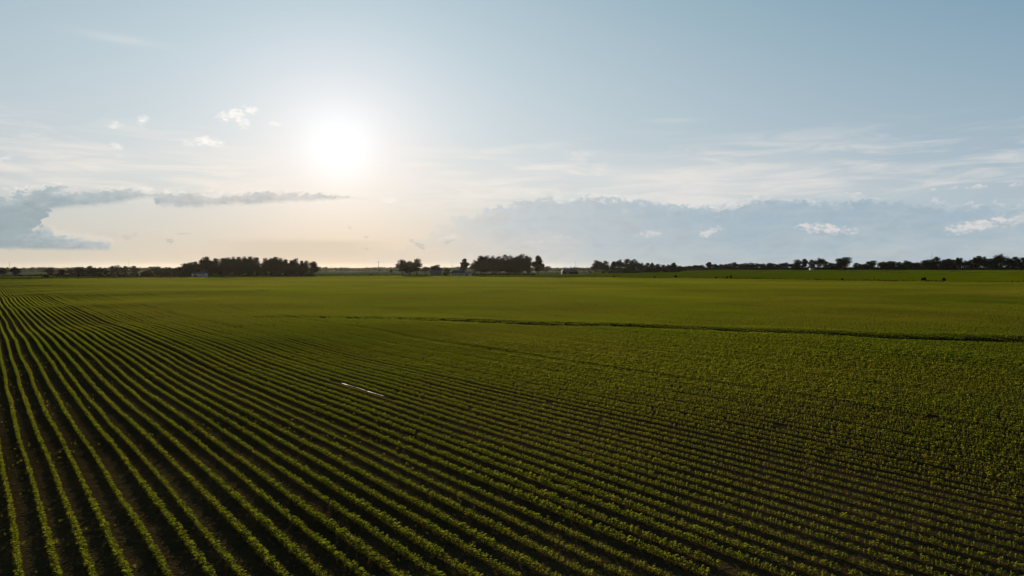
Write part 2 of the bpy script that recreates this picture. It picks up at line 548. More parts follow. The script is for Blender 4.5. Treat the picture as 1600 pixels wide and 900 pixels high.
def meadow_mat(name, c1, c2, c3):
    m, t, out = new_mat(name)
    pos = t.new('ShaderNodeNewGeometry').outputs['Position']
    d = t.new('ShaderNodeBsdfDiffuse')
    n1 = t.noise(t.vm('MULTIPLY', pos, (.35, 1, 1)), .012, 5., .6)
    n2 = t.noise(t.vm('MULTIPLY', pos, (.2, 1, 1)), .09, 5., .65)
    c = t.mix(t.lin(n1, .35, .65), c1, c2)
    c = t.mix(t.mul(t.smooth(n2, .52, .68), .6), c, c3)
    t.put(d.inputs[0], c)
    d.inputs['Roughness'].default_value = 1.
    tr = t.new('ShaderNodeBsdfTranslucent')
    bp = t.new('ShaderNodeBump')
    bp.inputs['Strength'].default_value = 1.
    bp.inputs['Distance'].default_value = .5
    t.put(bp.inputs['Height'], t.noise(pos, 1.2, 4., .7))
    t.l.new(bp.outputs[0], d.inputs['Normal'])
    t.l.new(d.outputs[0], out.inputs[0])
    return m


M_SOIL = ground_mat()
M_MEADOW = meadow_mat('meadow_grass', (.42, .43, .001), (.45, .44, .002), (.34, .37, .002))
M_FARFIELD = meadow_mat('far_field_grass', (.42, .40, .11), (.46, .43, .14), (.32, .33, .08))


def water_mat():
    m, t, out = new_mat('still_water')
    b = t.new('ShaderNodeBsdfPrincipled')
    b.inputs['Base Color'].default_value = (.22, .16, .10, 1)
    b.inputs['Roughness'].default_value = .62
    b.inputs['IOR'].default_value = 1.33
    b.inputs['Specular IOR Level'].default_value = .09
    bp = t.new('ShaderNodeBump')
    bp.inputs['Strength'].default_value = .05
    bp.inputs['Distance'].default_value = .01
    t.put(bp.inputs['Height'], t.noise(t.new('ShaderNodeTexCoord').outputs['Object'], 5., 3., .5))
    t.l.new(bp.outputs[0], b.inputs['Normal'])
    t.l.new(b.outputs[0], out.inputs[0])
    return m


M_WATER = water_mat()

# ------------------------------------------------------------------ ground
az_list = np.concatenate([np.arange(-180, -56, 4.0), np.arange(-56, 56, .4), np.arange(56, 181, 4.0)])
rad = [1.0]
while rad[-1] < 56:
    rad.append(rad[-1] * 1.045)
while rad[-1] < 128:
    rad.append(rad[-1] + .55)
while rad[-1] < 9000:
    rad.append(rad[-1] * 1.03)
rad = np.array(rad)


def polar_sheet(name, azs, rads2d, lift, mat, kind, loop=False):
    """rads2d: (nr, na) distances"""
    nr, na = rads2d.shape
    a = np.radians(azs)[None, :]
    x = rads2d * np.sin(a)
    y = rads2d * np.cos(a)
    z = terrain(x, y) + lift
    co = np.stack([x, y, z], -1).reshape(-1, 3)
    i, j = np.meshgrid(np.arange(nr - 1), np.arange(na - 1), indexing='ij')
    q = np.stack([i * na + j, (i + 1) * na + j, (i + 1) * na + j + 1, i * na + j + 1], -1).reshape(-1, 4)[:, ::-1]
    o = obj(name, mesh_np(name, co, q, mat, smooth=True))
    tag(o, kind=kind)
    return o


polar_sheet('ground', az_list, np.repeat(rad[:, None], len(az_list), 1), 0., M_SOIL, 'structure')
az_m = np.arange(-56, 56.01, .4)
u = np.linspace(0, 1, 70)[:, None] ** 1.6
r1 = np.interp(az_m, EAZ, ER)[None, :]
mid = np.full_like(r1, 1.0) * (1150 + 0 * r1)
polar_sheet('meadow', az_m, r1 + (1500 - r1) * u, .05, M_MEADOW, 'structure')
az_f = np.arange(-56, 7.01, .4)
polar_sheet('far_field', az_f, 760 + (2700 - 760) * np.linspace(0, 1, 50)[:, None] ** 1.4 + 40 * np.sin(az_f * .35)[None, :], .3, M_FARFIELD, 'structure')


# ------------------------------------------------------------------ crop
def leaf_strip(rg, L, w, a0, elev0, z0, droop, segs=6):
    """arching maize-like leaf as a strip; returns vertices (2*(segs+1),3)"""
    t_ = np.linspace(0, 1, segs + 1)
    el = elev0 - droop * t_ ** 1.3
    ds = L / segs
    h = np.concatenate([[0], np.cumsum(np.cos(el[:-1]) * ds)])
    z = z0 + np.concatenate([[0], np.cumsum(np.sin(el[:-1]) * ds)])
    tw = rg.normal(0, .65) + rg.normal(0, .5) * t_
    az = a0 + rg.normal(0, .3) * t_
    wid = w * np.clip(np.sin(np.pi * (t_ * .86 + .12)) ** .7, .04, 1) * .5
    x, y = h * np.cos(az), h * np.sin(az)
    sx, sy = -np.sin(az) * np.cos(tw), np.cos(az) * np.cos(tw)
    sz = np.sin(tw)
    a = np.stack([x - sx * wid, y - sy * wid, z - sz * wid], 1)
    b = np.stack([x + sx * wid, y + sy * wid, z + sz * wid], 1)
    return np.stack([a, b], 1).reshape(-1, 3)


def plant_arrays(rg, h=.27, leaves=14, segs=5):
    V, Fc = [], []
    base = 0
    a_plane = rg.normal(0, .15)
    for i in range(leaves):
        k = i / (leaves - 1)
        a0 = a_plane + (math.pi if i % 2 else 0) + rg.normal(0, .38)
        L = .168 * (1.0 - .35 * abs(k - .5)) * rg.uniform(.85, 1.2)
        v = leaf_strip(rg, L, .036 * rg.uniform(.8, 1.3), a0, R(rg.uniform(36, 60) + 12 * k), h * (.08 + .60 * k), R(rg.uniform(70, 125) - 10 * k), segs)
        n = len(v)
        idx = np.arange(0, n - 2, 2)
        Fc.append(np.stack([idx, idx + 1, idx + 3, idx + 2], 1) + base)
        V.append(v)
        base += n
    return np.concatenate(V), np.concatenate(Fc)


protos = bpy.data.collections.new('crop_prototypes')


def proto(i, V, Fc):
    o = bpy.data.objects.new('crop_proto_%02d' % i, mesh_np('crop_proto_%02d' % i, V, Fc, M_CROP))
    protos.objects.link(o)
    return o


def rot_scale(V, a, s, dx, dy):
    c, sn = math.cos(a), math.sin(a)
    W = V * s
    return np.stack([W[:, 0] * c - W[:, 1] * sn + dx, W[:, 0] * sn + W[:, 1] * c + dy, W[:, 2]], 1)


ROW, PH0, PHI = .77, .597, R(-38.0)
U = np.array([math.sin(PHI), math.cos(PHI)])
Vv = np.array([math.cos(PHI), -math.sin(PHI)])
ROW_ANG = math.atan2(U[1], U[0])
N_PL, N_B, N_C = 10, 6, 4
plants = [plant_arrays(rng) for _ in range(N_PL)]
simple = [plant_arrays(rng, leaves=12, segs=4) for _ in range(8)]
coarse = [plant_arrays(rng, leaves=11, segs=3) for _ in range(8)]
for i, (V, Fc) in enumerate(plants):
    proto(i, V, Fc)


def chunk(i, lib, nrow, length, step):
    Vs, Fs, b = [], [], 0
    for r_ in range(nrow):
        n = int(length / step)
        for k in range(n):
            V, Fc = lib[rng.integers(len(lib))]
            W = rot_scale(V, math.pi / 2 + rng.normal(0, .28) + (math.pi if rng.random() < .5 else 0), rng.uniform(.75, 1.2),
                          (k + .5) * step - length / 2 + rng.normal(0, .03), (r_ - (nrow - 1) / 2) * ROW + rng.normal(0, .025))
            Vs.append(W)
            Fs.append(Fc + b)
            b += len(V)
    proto(i, np.concatenate(Vs), np.concatenate(Fs))


LB, LC = 2.28, 3.8
for i in range(N_B):
    chunk(N_PL + i, simple, 1, LB, .14)
for i in range(N_C):
    chunk(N_PL + N_B + i, coarse, 4, LC, .15)


def vnoise(x, y, sc, seed):
    """smooth value noise, 0..1"""
    rg = np.random.default_rng(seed)
    tab = rg.random((64, 64))
    xs, ys = x / sc, y / sc
    xi, yi = np.floor(xs).astype(int), np.floor(ys).astype(int)
    fx, fy = xs - xi, ys - yi
    fx, fy = fx * fx * (3 - 2 * fx), fy * fy * (3 - 2 * fy)
    g = lambda a, b: tab[a % 64, b % 64]
    return (g(xi, yi) * (1 - fx) + g(xi + 1, yi) * fx) * (1 - fy) + (g(xi, yi + 1) * (1 - fx) + g(xi + 1, yi + 1) * fx) * fy


PUD_T, PUD_S0, PUD_S1 = PH0 + 24.5 * ROW, 36.6, 44.2
row_off = rng.normal(0, .045, 4000)
row_scl = rng.uniform(.88, 1.10, 4000)
for k in range(0, 4000, 16):
    row_scl[k:k + 2] *= .82


def crop_points(r0, r1_, step, rows_per, jit):
    tmax = r1_ * 1.35
    nrow = int(tmax / (ROW * rows_per)) + 2
    rows = np.arange(-4 * 1, nrow)
    t_c = PH0 + ROW * (rows * rows_per + (rows_per - 1) / 2)
    s = np.arange(-r1_, r1_, step)
    T, S = np.meshgrid(t_c, s, indexing='ij')
    RI = np.repeat(rows[:, None], len(s), 1)
    T = T + row_off[RI % 4000]
    S = S + rng.normal(0, jit, S.shape) + rng.random(len(rows))[:, None] * step
    T = T + .11 * (vnoise(S, RI * 3.7, 5.5, 41) - .5) + .20 * (vnoise(S, RI * .12, 23., 42) - .5)
    x, y = S * U[0] + T * Vv[0], S * U[1] + T * Vv[1]
    r = np.hypot(x, y)
    keep = (r >= r0) & (r < r1_) & (y > 4) & (np.abs(x) < y * .86 + 9)
    x, y, RI, S, T, r = x[keep], y[keep], RI[keep], S[keep], T[keep], r[keep]
    keep = (r < field_edge(x, y) - 1.5) & ~((np.abs(gully(x, y) - .2) < -1.0 + 1.9 * vnoise(x, y, 7., 21) + .25 * sstep(0, 40, x)) & (x > -30 - 20 * vnoise(x, y, 9., 22)))
    x, y, RI, S, T, r = x[keep], y[keep], RI[keep], S[keep], T[keep], r[keep]
    vig = .5 * vnoise(x, y, 31., 3) + .3 * vnoise(x, y, 12., 4) + .2 * vnoise(x, y, 4., 5)
    sc = .52 + .88 * vig
    if rows_per == 1:
        sc = sc * row_scl[RI % 4000]
    ln = np.abs(y - (147 + (x + 41) * .718)) * .81
    sc = np.where((ln < 1.1) & (x > -45) & (x < 32), np.maximum(sc, 1.1) * 1.15, sc)
    sc = sc * (1 - .16 * sstep(-4, 12, x) * (1 - sstep(30, 62, y)))
    sc = sc * (1 - .30 * np.exp(-((x + 12) ** 2 + (y - 42) ** 2) / 19. ** 2))
    near_p = (np.abs(T - PUD_T) < .6) & (S > PUD_S0 - 1) & (S < PUD_S1 + 1) & (T < PUD_T)
    sc = np.where(near_p, sc * .5, sc)
    return x, y, sc


def gather():
    out = []
    x, y, sc = crop_points(5, 95, .095, 1, .025)
    n = len(x)
    rot = ROW_ANG + math.pi / 2 + rng.normal(0, .28, n) + np.where(rng.random(n) < .5, 0, math.pi)
    sc = sc * rng.uniform(.74, 1.22, n)
    keep = (rng.random(n) > .05) & (vnoise(x, y, 1.1, 31) * .6 + vnoise(x, y, .45, 32) * .4 < .87)
    out.append((x[keep], y[keep], sc[keep], rot[keep], rng.integers(0, N_PL, n)[keep]))
    m_ = 26000
    x, y = rng.uniform(-60, 60, m_), rng.uniform(6, 75, m_)
    keep = (np.abs(x) < y * .86 + 6) & (vnoise(x, y, 7., 61) * .6 + vnoise(x, y, 1.6, 62) * .4 > .56)
    x, y = x[keep], y[keep]
    n = len(x)
    out.append((x, y, rng.uniform(.16, .48, n), rng.uniform(0, 6.28, n), rng.integers(0, N_PL, n)))
    x, y, sc = crop_points(95, 245, LB, 1, .0)
    n = len(x)
    out.append((x, y, sc, ROW_ANG + np.where(rng.random(n) < .5, 0, math.pi), rng.integers(N_PL, N_PL + N_B, n)))
    x, y, sc = crop_points(245, 800, LC, 4, .0)
    n = len(x)
    out.append((x, y, sc, ROW_ANG + np.where(rng.random(n) < .5, 0, math.pi), rng.integers(N_PL + N_B, N_PL + N_B + N_C, n)))
    return [np.concatenate(c) for c in zip(*out)]


def build_crop():
    x, y, sc, rot, idx = gather()
    n = len(x)
    print('crop instances', n)
    me = bpy.data.meshes.new('crop')
    me.vertices.add(n)
    me.vertices.foreach_set('co', np.stack([x, y, terrain(x, y) - .01], 1).astype(np.float32).ravel())
    a = me.attributes.new('pick', 'INT', 'POINT')
    a.data.foreach_set('value', idx.astype(np.int32))
    a = me.attributes.new('turn', 'FLOAT_VECTOR', 'POINT')
    a.data.foreach_set('vector', np.stack([0 * rot, 0 * rot, rot], 1).astype(np.float32).ravel())
    a = me.attributes.new('size', 'FLOAT_VECTOR', 'POINT')
    big = idx >= N_PL
    a.data.foreach_set('vector', np.stack([np.where(big, 1, sc), np.where(idx >= N_PL + N_B, 1, sc), sc], 1).astype(np.float32).ravel())
    o = obj('crop', me)
    tag(o, 'rows of young leafy green crop covering the tilled field', 'crop', kind='stuff')
    ng = bpy.data.node_groups.new('crop_scatter', 'GeometryNodeTree')
    ng.interface.new_socket('Geometry', in_out='INPUT', socket_type='NodeSocketGeometry')
    ng.interface.new_socket('Geometry', in_out='OUTPUT', socket_type='NodeSocketGeometry')
    N = ng.nodes
    gi, go = N.new('NodeGroupInput'), N.new('NodeGroupOutput')
    ip = N.new('GeometryNodeInstanceOnPoints')
    ci = N.new('GeometryNodeCollectionInfo')
    ci.inputs['Collection'].default_value = protos
    ci.inputs['Separate Children'].default_value = True
    ci.inputs['Reset Children'].default_value = True

    def attr(nm, ty):
        q = N.new('GeometryNodeInputNamedAttribute')
        q.data_type = ty
        q.inputs['Name'].default_value = nm
        return q.outputs[0]
    L = ng.links
    L.new(gi.outputs[0], ip.inputs['Points'])
    L.new(ci.outputs[0], ip.inputs['Instance'])
    ip.inputs['Pick Instance'].default_value = True
    L.new(attr('pick', 'INT'), ip.inputs['Instance Index'])
    L.new(attr('turn', 'FLOAT_VECTOR'), ip.inputs['Rotation'])
    L.new(attr('size', 'FLOAT_VECTOR'), ip.inputs['Scale'])
    L.new(ip.outputs[0], go.inputs[0])
    md = o.modifiers.new('scatter', 'NODES')
    md.node_group = ng


build_crop()


def build_puddle():
    s = np.linspace(PUD_S0, PUD_S1, 160)
    w = .05 * (np.clip(np.sin(np.pi * np.linspace(0.02, .98, 160)), 0, 1) ** .4) * (1 + .35 * np.sin(s * 3.1) + .25 * np.sin(s * 7.3 + 1))
    w = w * np.clip(-.35 + 2.0 * vnoise(s * 1.0, s * 0 + 3.3, .55, 77), 0.03, 1.0) * (.45 + .55 * np.linspace(0, 1, 160))
    off = .03 * np.sin(s * 1.7)
    rowsv = []
    for sg in (-1, 1):
        tt = PUD_T + off + sg * w
        rowsv.append(np.stack([s * U[0] + tt * Vv[0], s * U[1] + tt * Vv[1]], 1))
    a, b = rowsv
    cx = (a + b) / 2
    z = terrain(cx[:, 0], cx[:, 1]) + .02
    co = np.stack([np.c_[a, z], np.c_[b, z]], 1).reshape(-1, 3)
    idx = np.arange(0, len(co) - 2, 2)
    o = obj('water', mesh_np('water', co, np.stack([idx, idx + 1, idx + 3, idx + 2], 1), M_WATER, smooth=True))
    tag(o, kind='structure')


build_puddle()


# ------------------------------------------------------------------ trees
def leaf_cloud(rg, pts, size, flat=.35):
    """random bent leaf clumps at pts"""
    n = len(pts)
    d = rg.normal(size=(n, 3))
    d[:, 2] *= flat + .3
    d /= np.linalg.norm(d, axis=1)[:, None]
    e = np.cross(d, rg.normal(size=(n, 3)))
    e /= np.linalg.norm(e, axis=1)[:, None]
    s = size * rg.uniform(.6, 1.35, n)[:, None]
    c = np.stack([pts - d * s * .5, pts + e * s * .34, pts + d * s * .5, pts - e * s * .34], 1).reshape(-1, 3)
    f = np.arange(4 * n).reshape(-1, 4)
    return c, f


def crown_mesh(rg, W, H, low, nl, style):
    """crown W wide, tree H tall, foliage from low*H up; lobes of leaf clumps with gaps"""
    P = []
    zc, rz = H * (low + 1) / 2, H * (1 - low) / 2
    lobes = []
    for i in range(nl):
        for _ in range(40):
            q = rg.uniform(-1, 1, 3)
            if np.linalg.norm(q) < 1:
                break
        if style == 'up':
            q[:2] *= (1 - .35 * max(0, q[2]))
        if style == 'broad':
            q[:2] *= 1.0 if q[2] > -.3 else .75
        rr = rg.uniform(.16, .30) * W
        c = np.array([q[0] * (W / 2 - rr * .55), q[1] * (W / 2 - rr * .55), zc + q[2] * (rz - rr * .55)])
        lobes.append((c, rr))
    lobes.append((np.array([0, 0, H - .16 * W]), .17 * W))
    lobes.append((np.array([rg.normal(0, .06) * W, 0, zc]), .30 * W))
    if style == 'up':
        for q in (.45, .6, .74, .86):
            lobes.append((np.array([rg.normal(0, .05) * W, 0, H * q]), .26 * W))
    for c, rr in lobes:
        n = int(210 * (rr / (.22 * W)) ** 2)
        v = rg.normal(size=(n, 3))
        v /= np.linalg.norm(v, axis=1)[:, None]
        rad_ = rr * rg.random(n) ** .45 * rg.uniform(.85, 1.15, n)
        P.append(c + v * rad_[:, None] * np.array([1, 1, .82]))
    P = np.concatenate(P)
    P = P[P[:, 2] > low * H * .8]
    P[:, 2] = np.minimum(P[:, 2], H * (1 - .02 * rg.random(len(P))))
    co, f = leaf_cloud(rg, P, .075 * H ** .5 * 4 ** .5 * 1.25)
    return mesh_np('crown', co, f, M_TREE), lobes


def trunk_mesh(rg, H, low, lobes):
    mb = MB()
    lean = rg.normal(0, .02 * H, 2)
    th = H * (low + .38)
    mb.tube([(0, 0, -.4), (lean[0] * .2, lean[1] * .2, th * .3), (lean[0] * .6, lean[1] * .6, th * .65), (lean[0], lean[1], th)],
            [.026 * H, .02 * H, .015 * H, .008 * H], 7)
    for c, rr in lobes[:6]:
        z0 = th * rg.uniform(.45, .85)
        p0 = Vector((lean[0] * z0 / th, lean[1] * z0 / th, z0))
        p1 = Vector(tuple(c))
        m_ = p0.lerp(p1, .5) + Vector((0, 0, -.02 * H))
        mb.tube([tuple(p0), tuple(m_), tuple(p1)], [.010 * H, .007 * H, .003 * H], 5)
    return mb.mesh('trunk', M_BARK)


TREE_H = 16.0
KINDS = {}
spec = {'round': (11.5, .14, 15, 'round', 5), 'broad': (16., .20, 18, 'broad', 3), 'upright': (7.6, .12, 13, 'up', 4), 'open': (12.5, .22, 9, 'broad', 3), 'low': (13., .03, 16, 'round', 3)}
for k, (W, low, nl, st, cnt) in spec.items():
    KINDS[k] = []
    for i in range(cnt):
        rg = np.random.default_rng(100 + 17 * i + len(k) * 3 + ord(k[0]))
        cm, lb = crown_mesh(rg, W, TREE_H, low, nl, st)
        ar = np.empty(len(cm.vertices) * 3, np.float32)
        cm.vertices.foreach_get('co', ar)
        ar = ar.reshape(-1, 3)
        wid = np.percentile(ar[:, 0], 98) - np.percentile(ar[:, 0], 2)
        KINDS[k].append((cm, trunk_mesh(rg, TREE_H, low, lb), float(wid)))

tree_protos = {}


def plant_tree(px, top, wpx, Y, kind, label, group, name='tree', dark=1.0):
    x, y, z = at(px, Y)
    h = top_z(top, Y) - z
    v = random.randrange(len(KINDS[kind]))
    cm, tm, wid = KINDS[kind][v]
    key = (kind, v)
    if key not in tree_protos:
        r_ = bpy.data.objects.new(name, None)
        COL.objects.link(r_)
        obj('crown', cm, r_)
        obj('trunk', tm, r_)
        tree_protos[key] = r_
    else:
        src = tree_protos[key]
        r_ = src.copy()
        COL.objects.link(r_)
        for ch in src.children:
            c = ch.copy()
            COL.objects.link(c)
            c.parent = r_
    r_.name = name
    r_.empty_display_size = .5
    r_.location = (x, y, z - .1)
    sw = .97 * wpx / F * Y / wid
    r_.scale = (sw, sw, (h + .1) / TREE_H)
    r_.rotation_euler = (0, 0, random.choice((0, math.pi)) + random.uniform(-.35, .35))
    tag(r_, label, 'tree', group)
    return r_


ORD = ['first', 'second', 'third', 'fourth', 'fifth', 'sixth', 'seventh', 'eighth', 'ninth', 'tenth', 'eleventh', 'twelfth', 'thirteenth', 'fourteenth', 'fifteenth', 'sixteenth', 'seventeenth',
       'eighteenth', 'nineteenth', 'twentieth', 'twenty-first', 'twenty-second', 'twenty-third', 'twenty-fourth', 'twenty-fifth', 'twenty-sixth', 'twenty-seventh', 'twenty-eighth', 'twenty-ninth', 'thirtieth']


def clump(rows, Y, where, group, jitter=18., name='tree'):
    """rows: (px, top, width, kind[, own label[, own Y]])"""
    n = len(rows)
    rows = sorted(rows, key=lambda q: q[0])
    ws = [q[2] for q in rows]
    for i, q in enumerate(rows):
        px, top, w, kind = q[:4]
        own = q[4] if len(q) > 4 else None
        yy = q[5] if len(q) > 5 else Y + random.uniform(-jitter, jitter)
        if own is None:
            size = 'tall' if top <= min(r_[1] for r_ in rows) + 2.5 else ('low' if top >= max(r_[1] for r_ in rows) - 2 else 'dark')
            shape = {'round': 'round-crowned', 'broad': 'broad-crowned', 'upright': 'narrow', 'open': 'loose-crowned', 'low': 'bushy'}[kind]
            own = '%s %s tree, %s %s' % (size, shape, ORD[i], where)
        plant_tree(px, top, w, yy, kind, own, group, name)


# scattered trees at the far left of the photograph
clump([(3, 418.5, 10, 'round', 'round dark tree cut by the frame left of the thin mast'), (23, 416.5, 12, 'round', 'round tree on a short trunk just right of the thin mast'),
       (77, 418, 11, 'round', 'lone round tree above the low bush at the field corner')], 620, '', 'scattered trees at the field corner', 8)
clump([(97, 421, 13, 'round'), (109, 420.5, 8, 'round'), (116, 425, 8, 'low'), (127, 416.5, 15, 'round'), (141, 414.5, 15, 'round'), (155, 419, 11, 'round', None, 600), (165, 418, 11, 'round', None, 600),
       (176, 415, 12, 'round'), (185, 413.5, 12, 'open'), (195, 415, 12, 'round'), (210, 414.8, 14, 'round'), (224, 423, 8, 'low'), (233, 421, 11, 'low'), (241, 415.5, 12, 'open'), (250, 418.5, 11, 'round'),
       (258, 419.5, 10, 'low'), (264, 417, 10, 'open'), (272, 419, 11, 'round'), (281, 416.5, 12, 'round')], 540, 'along the hedge line from the field corner towards the big wood', 'trees along the left hedge line', 10)
# the big wood
clump([(289, 411, 16, 'low'), (298, 409, 15, 'round'), (306, 408, 16, 'round'), (314, 406.5, 16, 'low'), (324, 400, 18, 'round', 'tall tree with a raised top rising straight behind the pale shed'), (336, 402.5, 16, 'round'),
       (348, 403, 18, 'low'), (357, 401, 15, 'round'), (365, 400, 15, 'low'), (373, 400.5, 16, 'round'), (382, 399.5, 15, 'low'), (391, 400, 18, 'round'), (402, 402, 14, 'low'), (414, 402, 14, 'round'), (423, 404, 12, 'low'),
       (430, 400.8, 16, 'round'), (439, 402, 15, 'low'), (447, 405, 13, 'low'), (455, 405.5, 12, 'round'), (463, 402.5, 14, 'round'), (471, 407, 10, 'low'), (478, 406.5, 10, 'open'),
       (490, 408, 14, 'round', 'round tree standing apart at the wood end facing the open meadow')], 585, 'in the big wood counted from its hedge side', 'trees of the big wood behind the shed', 9)
clump([(294, 418, 14, 'low'), (329, 413, 20, 'low'), (350, 411, 20, 'low'), (370, 411, 20, 'low'), (392, 412, 20, 'low'), (412, 412, 18, 'low'), (432, 412, 18, 'low'), (452, 412, 18, 'low'), (470, 413, 16, 'low')],
      566, 'of the low front trees along the foot of the big wood', 'low front trees of the big wood', 3)
plant_tree(313, 418.5, 25, 548, 'low', 'low rounded dark tree right behind the roof of the pale shed', 'low front trees of the big wood')
# centre
clump([(629, 405, 19, 'open', 'loose tree with feathery top, wood side of the three by the pole'), (640, 407, 18, 'round', 'middle tree of the three beside the utility pole'),
       (651, 403.5, 17, 'open', 'tall spiky-topped tree of the three, on the side of the grey barn')], 606, '', 'three trees beside the utility pole', 4)
clump([(665, 416.5, 11, 'round', 'small hazy round tree between the three trees and the grey barn', 820), (684, 413, 17, 'round', 'rounded tree rising behind the grey barn roof', 622),
       (697, 418.5, 9, 'low', 'small bushy tree against the end wall of the grey barn', 598), (726.5, 403.5, 12, 'upright', 'narrow pointed tree behind the long pale house', 640),
       (611.5, 420.5, 4, 'round', 'tiny lone tree out on the meadow near the poles', 900)], 640, '', 'trees around the farm buildings')
clump([(742, 405, 15, 'low'), (752, 399, 16, 'round'), (761, 398, 16, 'round'), (770, 398.5, 16, 'low'), (780, 399, 16, 'round'), (789, 396.5, 16, 'round'), (798, 398, 15, 'low'), (807, 400, 14, 'round'),
       (816, 395.5, 17, 'round'), (823, 399, 14, 'round'), (826, 405, 8, 'low'), (840.5, 399, 16, 'upright', 'dense upright tree standing alone beyond the grove')], 640, 'in the dark grove counted from the pale house', 'trees of the dark grove', 14)
clump([(758, 409, 22, 'round'), (776, 408, 22, 'round'), (794, 407, 22, 'round'), (812, 408, 22, 'round')], 632, 'of the shady inner trees of the grove', 'inner trees of the dark grove', 4)
clump([(855, 415.5, 13, 'round', 'hazy round tree over the far wood beside the lone upright tree')], 1500, '', None)
# right: row beyond the dark barn
clump([(931, 405.5, 15, 'round', 'flat-topped tree at the open end of the row past the dark barn'), (945.5, 406.5, 14, 'round', 'pointed tree next to the flat-topped one past the dark barn'), (959, 408, 11, 'round'), (969, 404.5, 14, 'low'), (980, 404.5, 15, 'low'),
       (991, 404, 13, 'round'), (1003, 409.5, 11, 'low'), (1012, 410.5, 11, 'low'), (1019, 410, 5.5, 'upright'), (1027, 412, 10, 'low'), (1036, 413.5, 11, 'low'), (1044, 412.5, 10, 'low'), (1053, 410, 10, 'upright'),
       (1063, 415, 10, 'low')], 980, 'in the tree row beyond the dark barn', 'tree row beyond the dark barn', 10)
clump([(1071, 415.5, 8, 'round'), (1077, 415, 9, 'round'), (1086, 414, 13, 'round'), (1097, 413.5, 13, 'round'), (1108.5, 409.3, 11, 'upright'), (1118, 412, 11, 'round'), (1126, 412, 10, 'low'), (1133, 412, 9, 'round'),
       (1140, 411.5, 10, 'low'), (1148.5, 409.3, 12, 'round'), (1157, 412, 11, 'low'), (1165, 410.5, 12, 'round'), (1173, 409.8, 11, 'round'), (1182, 410.5, 12, 'low'), (1191, 411.5, 11, 'low'), (1203, 410.5, 13, 'round'),
       (1212, 412.5, 11, 'low'), (1220, 411.5, 10, 'low'), (1228.5, 409.5, 15, 'low'), (1239, 411, 11, 'low')], 1190, 'along the low even tree line behind the green meadow', 'low tree line behind the green meadow', 14)
clump([(1247, 405, 12, 'low'), (1257, 404, 9, 'upright'), (1268, 405.5, 10, 'low'), (1280, 402, 16, 'low'), (1291, 408.5, 12, 'low'), (1300, 411, 11, 'low'), (1309, 408.5, 12, 'low'),
       (1320, 401, 21, 'round', 'big spreading tree standing above its neighbours past the white cottage'), (1338, 410.5, 11, 'low'), (1352, 411.5, 12, 'round'), (1363, 406.5, 14, 'round'), (1380, 408, 12, 'round'), (1389, 407.5, 13, 'low'),
       (1397, 408, 15, 'low'), (1405, 409, 9, 'low'), (1415, 406.3, 13, 'round'), (1425, 409.5, 12, 'low'), (1435, 409.5, 12, 'low')], 1165, 'in the uneven tree line around the white cottage', 'uneven tree line around the white cottage', 10)
clump([(1445, 406.5, 14, 'low'), (1454, 405, 14, 'low'), (1463, 401, 12, 'low'), (1474, 405, 14, 'low'), (1482, 404, 14, 'low'), (1490, 405.5, 12, 'low'), (1495.5, 402, 7, 'round'), (1500.5, 402.2, 7, 'round'), (1508, 406, 14, 'low'), (1518, 405.5, 13, 'low'),
       (1528, 399, 12, 'round'), (1537.5, 400, 12, 'round'), (1547, 403.5, 13, 'low'), (1555, 403, 13, 'low'), (1563.5, 395.5, 17, 'low', 'tallest dome-topped tree rising from the dense dark wood at the right frame edge'), (1575, 403, 14, 'low'), (1586, 401, 15, 'low'), (1598, 402, 13, 'low'),
       (1611, 400, 16, 'low'), (1625, 403, 16, 'low')], 1140, 'in the dense dark wood at the right frame edge', 'dense dark wood at the right edge', 9)


# far wood on the horizon, hedges and weedy strips: masses
def mass(name, label, cat, centres, size, mat):
    co, f = leaf_cloud(rng, centres, size)
    o = obj(name, mesh_np(name, co, f, mat))
    return tag(o, label, cat, kind='stuff')


def far_wood():
    P = []
    for i in range(1500):
        az = rng.uniform(-50, 50)
        r_ = rng.uniform(2050, 2500)
        x, y = r_ * math.sin(R(az)), r_ * math.cos(R(az))
        z = float(terrain(x, y))
        hgt = rng.uniform(.72, 1.0) * (CAM_H - z + 1.2 * math.sin(az * 1.1) + .8 * math.sin(az * 2.7 + 1))
        w = rng.uniform(6, 12)
        n = 46
        v = rng.normal(size=(n, 3))
        v /= np.linalg.norm(v, axis=1)[:, None]
        v *= rng.random(n)[:, None] ** .4
        P.append(np.array([x, y, z + hgt * .5]) + v * np.array([w, w, hgt * .5]))
    mass('far_wood', 'long hazy grey-green wood along the horizon', 'wood', np.concatenate(P), 4.2, M_FAR)


far_wood()


def strip_mass(name, label, cat, segs, size, mat):
    """segs: (px0, px1, Y, height, depth, density per metre)"""
    P = []
    for (a, b, Y0, Y1, h, dep, den) in segs:
        x0, x1 = (a - 800) / F * Y0, (b - 800) / F * Y1
        n = int(math.hypot(x1 - x0, Y1 - Y0) * den)
        k = rng.random(n)
        x = x0 + (x1 - x0) * k
        y = Y0 + (Y1 - Y0) * k + rng.normal(0, dep, n)
        lump = .45 + .55 * vnoise(x, y, 6., 9) * vnoise(x, y, 21., 10) * 2.2
        z = terrain(x, y) + rng.random(n) ** 1.3 * h * lump
        P.append(np.stack([x, y, z], 1))
    return mass(name, label, cat, np.concatenate(P), size, mat)


